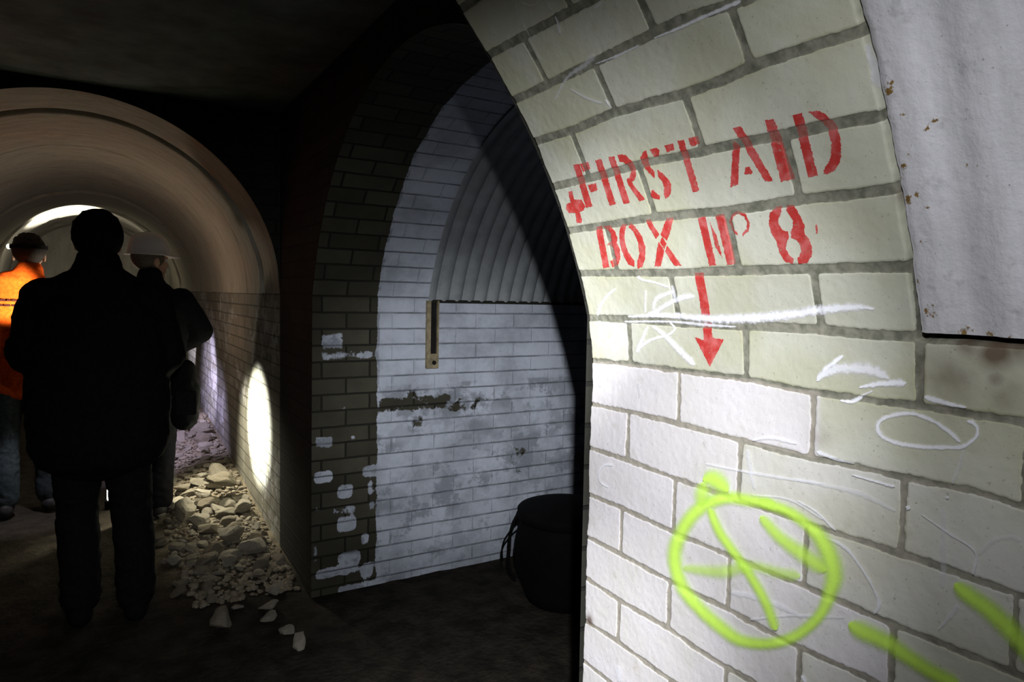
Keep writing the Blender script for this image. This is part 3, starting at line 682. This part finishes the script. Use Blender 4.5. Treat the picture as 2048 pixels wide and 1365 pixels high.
# ------------------------------------------------------------ people
def capsule(bm, pts, n=20):
    """pts: list of (x, y, z, rx, ry): chain of ellipses (rx across the local side axis, ry along the other) with rounded ends"""
    P = [Vector(p[:3]) for p in pts]; rr = [(p[3], p[4] if len(p) > 4 else p[3]) for p in pts]
    rings = []
    def frame(d):
        d = d.normalized(); ref = Vector((0, 1, 0)) if abs(d.y) < .9 else Vector((0, 0, 1)); a = ref.cross(d).normalized()
        if a.x < 0: a = -a
        b = d.cross(a).normalized(); return a, b
    seq = []
    d0 = (P[1]-P[0]).normalized(); d1 = (P[-1]-P[-2]).normalized()
    for t in (90, 60, 30): m = min(rr[0]); seq.append((P[0]-d0*m*math.sin(R(t)), rr[0][0]*max(.02, math.cos(R(t))), rr[0][1]*max(.02, math.cos(R(t))), d0))
    for i in range(len(P)):
        d = d0 if i == 0 else d1 if i == len(P)-1 else ((P[i]-P[i-1]).normalized()+(P[i+1]-P[i]).normalized())
        seq.append((P[i], *rr[i], d))
    for t in (30, 60, 90): m = min(rr[-1]); seq.append((P[-1]+d1*m*math.sin(R(t)), rr[-1][0]*max(.02, math.cos(R(t))), rr[-1][1]*max(.02, math.cos(R(t))), d1))
    for c, ra, rb_, d in seq:
        a, b = frame(d); rings.append([bm.verts.new(c+a*ra*math.cos(2*math.pi*i/n)+b*rb_*math.sin(2*math.pi*i/n)) for i in range(n)])
    for u, w in zip(rings, rings[1:]):
        for i in range(n): bm.faces.new((u[i], u[(i+1) % n], w[(i+1) % n], w[i]))
    bm.faces.new(rings[0][::-1]); bm.faces.new(rings[-1])
    bmesh.ops.recalc_face_normals(bm, faces=bm.faces)

def ball(bm, c, r, rot=None):
    m = Matrix.Translation(c)@(rot or Matrix())@Matrix.Diagonal((*r, 1)); bmesh.ops.create_uvsphere(bm, u_segments=24, v_segments=16, radius=1, matrix=m)

def solid(name, bm, mat, parent, vox=.009, folds=0, fscale=.12, sm=4, seed=0):
    """union the pieces into one continuous skin"""
    me = bpy.data.meshes.new(name); bm.to_mesh(me); bm.free(); o = bpy.data.objects.new(name, me); C.objects.link(o)
    r = o.modifiers.new('r', 'REMESH'); r.mode = 'VOXEL'; r.voxel_size = vox; s = o.modifiers.new('s', 'SMOOTH'); s.iterations = sm; s.factor = .6
    bpy.context.view_layer.update(); me2 = bpy.data.meshes.new_from_object(o.evaluated_get(bpy.context.evaluated_depsgraph_get()))
    bpy.data.objects.remove(o); bpy.data.meshes.remove(me)
    if folds:
        n = len(me2.vertices); co_ = np.empty(n*3, np.float32); me2.vertices.foreach_get('co', co_); co_ = co_.reshape(-1, 3)
        no = np.empty(n*3, np.float32); me2.vertices.foreach_get('normal', no); no = no.reshape(-1, 3)
        u = co_[:, 0]*1.3+co_[:, 1]*1.1+seed; w = co_[:, 2]*1.9+co_[:, 0]*.7
        f = 1-np.abs(fbm(u/fscale, w/fscale, 31+seed, 3))*4
        co_ = co_+no*(f[:, None]*folds); me2.vertices.foreach_set('co', co_.ravel()); me2.update()
    me2.name = name
    return link(name, me2, mat, parent)

skin = simple('skin', (.50, .30, .21), .6, .12, 30, .3, .1)
def cloth(name, c, r=.9): return simple(name, c, r, .25, 60, .1, .35, 0, .002)
hair_m = simple('dark_hair', (.02, .016, .013), .7, .3, 90, .3, .6); boot_m = simple('boot_leather', (.03, .028, .027), .6, .25, 40)

def hand(bm, w, d, side):
    """palm and five bent fingers from wrist w towards d"""
    d = Vector(d).normalized(); w = Vector(w); out = Vector((side, 0, 0)); n_ = d.cross(out).normalized(); a = n_.cross(d).normalized()
    if a.dot(out) < 0: a = -a
    curl = Vector((-side*.5, 0, -.6))
    p0 = w; p1 = w+d*.085
    capsule(bm, [(*p0, .028, .018), (*(w+d*.045), .036, .017), (*p1, .038, .015)], 14)
    for k, (o_, L) in enumerate(((-.028, .062), (-.010, .074), (.010, .070), (.028, .055))):
        b = p1+a*o_; m = b+d*L*.5+curl*.008; e = m+(d*.7+curl*.6).normalized()*L*.5
        capsule(bm, [(*b, .0095, .0095), (*m, .009, .009), (*e, .0075, .0075)], 10)
    t0 = w+d*.03-a*.026; t1 = t0-a*.028+d*.025; t2 = t1-a*.006+d*.032+curl*.012
    capsule(bm, [(*t0, .012, .012), (*t1, .0105, .0105), (*t2, .0085, .0085)], 10)

def head(bm, c, yaw=0, s=1.):
    """c: centre of the skull; faces local +Y turned by yaw (clockwise)"""
    rot = Matrix.Rotation(-yaw, 4, 'Z'); T = Matrix.Translation(c)
    def q(v): return T@(rot@Vector(v))
    ball(bm, q((0, -.008*s, .025*s)), (.076*s, .096*s, .088*s), rot); ball(bm, q((0, .030*s, -.045*s)), (.058*s, .062*s, .070*s), rot)
    ball(bm, q((0, .070*s, -.092*s)), (.024*s, .022*s, .020*s), rot)                                        # chin
    capsule(bm, [(*q((0, .088*s, .01*s)), .010*s, .010*s), (*q((0, .108*s, -.022*s)), .014*s, .013*s)], 12)  # nose
    for k in (-1, 1):
        ball(bm, q((k*.078*s, -.005*s, -.012*s)), (.010*s, .020*s, .033*s), rot)                            # ears
        ball(bm, q((k*.032*s, .080*s, .022*s)), (.022*s, .016*s, .010*s), rot)                              # brows
        ball(bm, q((k*.042*s, .062*s, -.030*s)), (.024*s, .022*s, .022*s), rot)
    ball(bm, q((0, .088*s, -.055*s)), (.026*s, .012*s, .007*s), rot); ball(bm, q((0, .086*s, -.067*s)), (.022*s, .012*s, .008*s), rot)
    return q, rot

def person(px, py, rz, H, label, mats, elbows, hands_, feet, coat, hyaw=0, hx=0., hz=0., legw=.078, coat_hw=(.25, .25, .26), dep=.16, name='person', lean=0, folds=.006, seed=0, shz=.0, collar=.075):
    """all heights for a 1.75 m figure scaled by H/1.75"""
    k = H/1.75; root = empty(name, (px, py, 0), rz); tag(root, label, 'person')
    sh = 1.44+shz; hc = Vector((hx, .03+lean, 1.635+hz))
    S = lambda bm: bmesh.ops.scale(bm, vec=(k, k, k), verts=bm.verts)
    bm = bmesh.new(); q, rot = head(bm, hc, hyaw)
    capsule(bm, [(hx, .0+lean*.8, 1.40+hz, .062, .060), (hx, .01+lean, 1.54+hz, .054, .056)])
    capsule(bm, [(0, 0, .90, .15, .105), (0, 0, 1.02, .14, .10), (0, lean*.4, 1.18, .145, .105), (0, lean*.6, 1.32, .165, .115), (0, lean*.8, sh-.02, .13, .08)])
    for s_ in (-1, 1):
        e = elbows[0 if s_ < 0 else 1]; w = hands_[0 if s_ < 0 else 1]; dv = Vector(w)-Vector(e)
        capsule(bm, [(s_*.185, lean*.8, sh-.03, .052), ((s_*.185+e[0])/2, (lean*.8+e[1])/2, (sh-.03+e[2])/2, .046), (*e, .038)])
        m = Vector(e)+dv*.35; capsule(bm, [(*e, .038), (*m, .036), (*w, .025)])
        hand(bm, w, dv, s_)
        f = feet[0 if s_ < 0 else 1]; kn = ((s_*.09+f[0])/2+.005*s_, f[1]*.5+.03, .49)
        capsule(bm, [(s_*.085, 0, .88, .088), ((s_*.085+kn[0])/2, kn[1]/2, .70, .076), (*kn, .055), (f[0], f[1]-.02, .30, .052), (f[0], f[1]-.02, .09, .036)])
        capsule(bm, [(f[0], f[1]-.05, .045, .036, .036), (f[0]+s_*.008, f[1]+.06, .035, .042, .03), (f[0]+s_*.012, f[1]+.15, .028, .038, .022)])
    S(bm); body = solid('body', bm, skin, root, .0065, sm=3)
    # eyes
    for s_ in (-1, 1):
        bm = bmesh.new(); ball(bm, q((s_*.032, .083, .004)), (.012, .009, .009), rot); S(bm); e_ = obj_bm('eye', bm, simple('eye_white', (.6, .6, .58), .3), body, True)
    # trousers
    bm = bmesh.new(); capsule(bm, [(0, 0, .86, .165, .125), (0, 0, 1.0, .155, .118)])
    for s_ in (-1, 1):
        f = feet[0 if s_ < 0 else 1]; kn = ((s_*.09+f[0])/2+.005*s_, f[1]*.5+.03, .49)
        capsule(bm, [(s_*.085, 0, .86, legw+.028), ((s_*.085+kn[0])/2, kn[1]/2, .68, legw+.012), (*kn, legw), (f[0], f[1]-.01, .28, legw-.002), (f[0], f[1]-.01, .12, legw-.004)])
    S(bm); solid('trousers', bm, mats['trousers'], root, .010, folds, .10, seed=seed)
    for s_ in (-1, 1):
        f = feet[0 if s_ < 0 else 1]; bm = bmesh.new()
        capsule(bm, [(f[0], f[1]-.02, .17, .052), (f[0], f[1]-.025, .08, .050)]); capsule(bm, [(f[0], f[1]-.05, .052, .047, .050), (f[0]+s_*.008, f[1]+.06, .045, .053, .042), (f[0]+s_*.012, f[1]+.165, .036, .048, .033)])
        S(bm); solid('boot', bm, mats['boots'], root, .008, sm=3)
    # coat
    bm = bmesh.new(); hem, a, b, c = coat, *coat_hw
    capsule(bm, [(0, 0, hem+dep*.55, a, dep), (0, 0, (hem+1.15)/2+.05, b, dep), (0, lean*.4, 1.18, c-.01, dep+.005), (0, lean*.7, 1.34, c-.03, dep), (0, lean*.8, sh-.01, .165, .105)], 28)
    capsule(bm, [(-.2, lean*.8, sh-.05, .068), (0, lean*.8, sh+.0, .085), (.2, lean*.8, sh-.05, .068)])
    capsule(bm, [(hx*.6, lean*.9, sh+.02, .105, .09), (hx, lean+.01, 1.53+hz, collar, collar)])
    for s_ in (-1, 1):
        e = elbows[0 if s_ < 0 else 1]; w = hands_[0 if s_ < 0 else 1]; wv = Vector(e)+(Vector(w)-Vector(e))*.97
        capsule(bm, [(s_*.195, lean*.8, sh-.045, .080), ((s_*.195+e[0])/2, (lean*.8+e[1])/2, (sh-.04+e[2])/2, .076), (*e, .068)])
        capsule(bm, [(*e, .068), (*((Vector(e)+wv)/2), .060), (*wv, .046)])
    # flat hem
    S(bm); solid('jacket', bm, mats['jacket'], root, .010, folds, .13, seed=seed+3)
    return root, q, rot, k, body, S

def hair_cap(q, rot, k, parent, name, mat, r=(.090, .108, .095), c=(0, -.016, .035), S=None, lump=0):
    bm = bmesh.new(); ball(bm, q(c), r, rot)
    if lump:
        for i in range(26):
            a = random.uniform(0, 6.28); e = random.uniform(-.3, 1.3)
            ball(bm, q((c[0]+r[0]*.92*math.cos(a)*math.cos(e), c[1]+r[1]*.92*math.sin(a)*math.cos(e), c[2]+r[2]*.95*math.sin(e))), (lump,)*3)
    # keep the face free: cut everything in front of the hairline
    cut = q((0, .062, .0)); nrm = (rot@Vector((0, 1, -.55))).normalized()
    S(bm); solid_o = None
    me = bpy.data.meshes.new(name); bmesh.ops.bisect_plane(bm, geom=bm.verts[:]+bm.edges[:]+bm.faces[:], plane_co=cut*k, plane_no=nrm, clear_outer=True)
    es = [e for e in bm.edges if e.is_boundary]
    if es: bmesh.ops.holes_fill(bm, edges=es)
    return solid(name, bm, mat, parent, .007, sm=2)

# front person, seen from behind, in a long dark coat
blackc = dict(jacket=cloth('black_wool_coat', (.006, .006, .007)), trousers=cloth('black_trousers', (.008, .008, .010)), boots=cloth('black_boots', (.007, .007, .008)))
root, q, rot, k, body, S = person(-.005, 3.40, 0, 1.765, 'person in a long black coat seen from behind, standing in the tunnel mouth', blackc,
    [(-.262, .02, 1.16), (.262, .03, 1.14)], [(-.17, .22, 1.08), (.19, .20, 1.04)], [(-.085, .02), (.120, -.03)], .69, coat_hw=(.262, .268, .268), dep=.16, legw=.078, folds=.007, collar=.088, shz=.0)
hair_cap(q, rot, k, root, 'knit_hat', cloth('black_knit_hat', (.008, .007, .007)), r=(.097, .112, .110), c=(0, -.014, .028), S=S, lump=.012)
# person in the white helmet, head turned to the right
m2 = dict(jacket=cloth('dark_jacket', (.008, .008, .010)), trousers=cloth('dark_work_trousers', (.007, .007, .009)), boots=boot_m)
root2, q, rot, k, body2, S = person(.235, 4.72, 0, 1.74, 'person in a white hard hat and dark jacket, head turned right, behind the black-coated one', m2,
    [(-.28, .06, 1.17), (.315, .02, 1.20)], [(-.12, .26, 1.12), (.20, .22, 1.08)], [(-.07, .05), (.07, .10)], .82, hyaw=R(62), hx=.03, coat_hw=(.22, .22, .24), seed=5, legw=.082)
hair_cap(q, rot, k, root2, 'hair', simple('grey_brown_hair', (.10, .08, .06), .8, .3, 90), r=(.083, .10, .090), c=(0, -.014, .022), S=S)
white = simple('white_helmet_plastic', (.55, .55, .56), .35, .05, 10, .5, 0)
bm = bmesh.new()
N_ = 40; prof = [(1.0, 0.0), (.985, .03), (.93, .062), (.80, .094), (.55, .118), (.25, .130), (.02, .134)]
rings = []
for r_, z_ in prof: rings.append([bm.verts.new(q((.103*r_*math.cos(2*math.pi*i/N_), -.006+.125*r_*math.sin(2*math.pi*i/N_), .045+z_))) for i in range(N_)])
for a, b in zip(rings, rings[1:]):
    for i in range(N_): bm.faces.new((a[i], a[(i+1) % N_], b[(i+1) % N_], b[i]))
bm.faces.new(rings[-1])
br_ = []
for i in range(N_):
    a = 2*math.pi*i/N_; ex = .016+.050*max(0, math.sin(a))**3
    br_.append((bm.verts.new(q(((.103+ex)*math.cos(a), -.006+(.125+ex)*math.sin(a), .038-.010*max(0, math.sin(a))))), bm.verts.new(q(((.103+ex)*math.cos(a), -.006+(.125+ex)*math.sin(a), .034-.010*max(0, math.sin(a)))))))
for i in range(N_):
    j = (i+1) % N_; bm.faces.new((rings[0][i], br_[i][0], br_[j][0], rings[0][j])); bm.faces.new((br_[i][0], br_[i][1], br_[j][1], br_[j][0]))
inner = [bm.verts.new(q((.098*math.cos(2*math.pi*i/N_), -.006+.12*math.sin(2*math.pi*i/N_), .040))) for i in range(N_)]
for i in range(N_): j = (i+1) % N_; bm.faces.new((br_[i][1], inner[i], inner[j], br_[j][1]))
bmesh.ops.recalc_face_normals(bm, faces=bm.faces); S(bm); hm = obj_bm('hard_hat', bm, white, root2, True); tag(hm, 'white hard hat with a peak')
# dark bag hanging at this person's right side
bagm = cloth('black_bag_fabric', (.010, .010, .011)); bag = empty('shoulder_bag', (.415, 4.40, .63)); tag(bag, 'black shoulder bag hanging at the right hip of the person in the white hard hat', 'bag')
bm = bmesh.new(); capsule(bm, [(-.0, 0, .07, .075, .07), (0, 0, .22, .080, .075), (0, 0, .36, .060, .055)]); ball(bm, (0, 0, .2), (.085, .085, .19)); solid('bag_body', bm, bagm, bag, .010, .006, .09)
bm = bmesh.new(); box(bm, -.055, .055, -.094, -.082, .10, .24, .004); obj_bm('pocket', bm, bagm, bag)
wire('strap', [(-.02, .02, .38), (-.04, .10, .52), (-.08, .19, .70), (-.10, .24, .80)], .010, bagm, bag)
# orange vest, far left
m4 = dict(jacket=cloth('orange_vest_fabric', (.95, .115, .010)), trousers=cloth('grey_green_trousers', (.040, .052, .055)), boots=boot_m)
root4, q, rot, k, body4, S = person(-.43, 5.25, 0, 1.77, 'person in an orange high-visibility jacket at the far left, seen from behind', m4,
    [(-.27, .05, 1.17), (.27, .05, 1.17)], [(-.16, .25, 1.10), (.14, .25, 1.10)], [(-.10, .0), (.13, .06)], .80, hx=.05, coat_hw=(.22, .21, .235), seed=9)
hair_cap(q, rot, k, root4, 'hair', hair_m, r=(.090, .106, .100), c=(0, -.016, .032), S=S, lump=.014)
bm = bmesh.new()
yb = -.176
for j, zc in enumerate((1.352, 1.322)):
    x = -.15
    while x < .15:
        w_ = random.uniform(.012, .03); box(bm, x, x+w_, yb-.004, yb+.02, zc-.006, zc+.006, 0); x += w_+.008
S(bm); pr = obj_bm('print_band', bm, cloth('dark_print', (.05, .012, .01)), root4); tag(pr, 'faint dark unreadable print across the shoulders')
lampm = NT('lamp_lens'); lampm.b.inputs['Emission Color'].default_value = (1, .95, .8, 1); lampm.b.inputs['Emission Strength'].default_value = 2.5
bm = bmesh.new(); ball(bm, q((-.104, .01, .045)), (.012, .02, .016), rot); S(bm); hl_ = obj_bm('head_torch', bm, lampm.m, root4, True); tag(hl_, 'small glowing head torch')
bm = bmesh.new()
for i in range(32):
    a = 2*math.pi*i/32; box(bm, -.004, .004, -.012, .012, -.012, .012)
    bmesh.ops.transform(bm, matrix=Matrix.Translation(q((.094*math.cos(a), -.014+.110*math.sin(a), .045)))@rot@Matrix.Rotation(a, 4, 'Z'), verts=bm.verts[-8:])
S(bm); obj_bm('torch_strap', bm, bagm, root4)
# small lit lantern on the floor between the group
lt = empty('lantern', (.035, 5.15, .0)); tag(lt, 'tiny lit lantern standing on the floor, seen between the legs of the front person', 'lantern')
obj_bm('base', lathe([(.02, 0), (.03, .003), (.03, .05), (.024, .056)], 24), plast, lt, True)
lamp2 = NT('lantern_glow'); lamp2.b.inputs['Emission Color'].default_value = (1, .97, .85, 1); lamp2.b.inputs['Emission Strength'].default_value = 6
obj_bm('glow_tube', lathe([(.012, .056), (.016, .062), (.016, .125), (.010, .132)], 20), lamp2.m, lt, True)

# ------------------------------------------------------------ lights
def aim(o, d):
    o.rotation_euler = Vector(d).to_track_quat('-Z', 'Y').to_euler()
def spot(name, loc, target, energy, size, blend, col=(1, 1, 1), rad=.02):
    l = bpy.data.lights.new(name, 'SPOT'); l.energy = energy; l.spot_size = R(size); l.spot_blend = blend; l.color = col; l.shadow_soft_size = rad
    o = bpy.data.objects.new(name, l); C.objects.link(o); o.location = loc; aim(o, Vector(target)-Vector(loc)); return o
def point(name, loc, energy, col=(1, 1, 1), rad=.05):
    l = bpy.data.lights.new(name, 'POINT'); l.energy = energy; l.color = col; l.shadow_soft_size = rad
    o = bpy.data.objects.new(name, l); C.objects.link(o); o.location = loc; return o
LH = Vector((.085, .06, .20+E))
def at(px, py, X): d = ray(px, py); return Vector(d/d[0]*X)+Vector((0, 0, E))
for px, py, size, e in [(800, 1200, 80, 76), (1500, 1000, 80, 13), (900, 1800, 40, 165), (900, 900, 30, 150), (1120, 800, 24, 45), (1300, 1100, 40, 22)]:
    spot('head_torch_beam', LH, LH+Vector(ray(px, py)), e, size, 1.0, (.985, .99, 1), .010)
# torches carried by the group, with added fill and tint lights among them
spot('torch_and_fill_spot', (.46, 4.55, .62), (.84, 4.50, .61), 110, 94, .3, (1, 1, .84), .015)
spot('torch_and_fill_spot', (.25, 6.35, .80), (.84, 6.6, .70), 40, 80, .5, (.78, .70, 1), .03)
spot('torch_and_fill_spot', (.15, 5.5, 1.15), (.55, 6.3, .1), 75, 80, .8, (.70, .62, 1), .03)
spot('torch_and_fill_spot', (.3, 7.8, 1.0), (.84, 8.0, .95), 30, 70, .4, (.85, .8, 1), .03)
spot('torch_and_fill_spot', (-.15, 8.7, 1.5), (-.25, 9.7, 1.95), 24, 78, .15, (1, .93, .80), .02)
spot('torch_and_fill_spot', (-.1, 8.9, 1.45), (-.33, 9.5, 2.37), 420, 52, .5, (1, .97, .84), .02)
spot('torch_and_fill_spot', (-.22, 4.35, 1.30), (-.47, 5.1, 1.40), 150, 27, .7, (1, .95, .80), .02)
spot('torch_and_fill_spot', (.38, 5.16, 1.1), (.58, 4.5, .1), 150, 94, 1.0, (1, .93, .72), .04)  # added fill that brightens the rubble in place of bounced light
spot('torch_and_fill_spot', (-.2, 4.9, 1.1), (-.50, 5.10, .0), 20, 42, .8, (.92, .86, 1), .02)
point('warm_fill_light', (.0, 5.35, 1.38), 6, (1, .88, .68), .06)  # added warm fill for the vault glow, apart from the floor lantern
spot('torch_and_fill_spot', (-.80, 4.0, 1.72), (-.62, 3.1, 2.41), 2.0, 70, 1.0, (1, .35, .35), .08)  # unseen red light added to tint the ceiling, not a carried torch

w = bpy.data.worlds.new('world'); bpy.context.scene.world = w; w.use_nodes = True
w.node_tree.nodes['Background'].inputs[0].default_value = (.5, .55, .6, 1); w.node_tree.nodes['Background'].inputs[1].default_value = .002
vs = bpy.context.scene.view_settings; vs.view_transform = 'Standard'; vs.look = 'None'; vs.gamma = 1; vs.exposure = 0; vs.use_curve_mapping = False
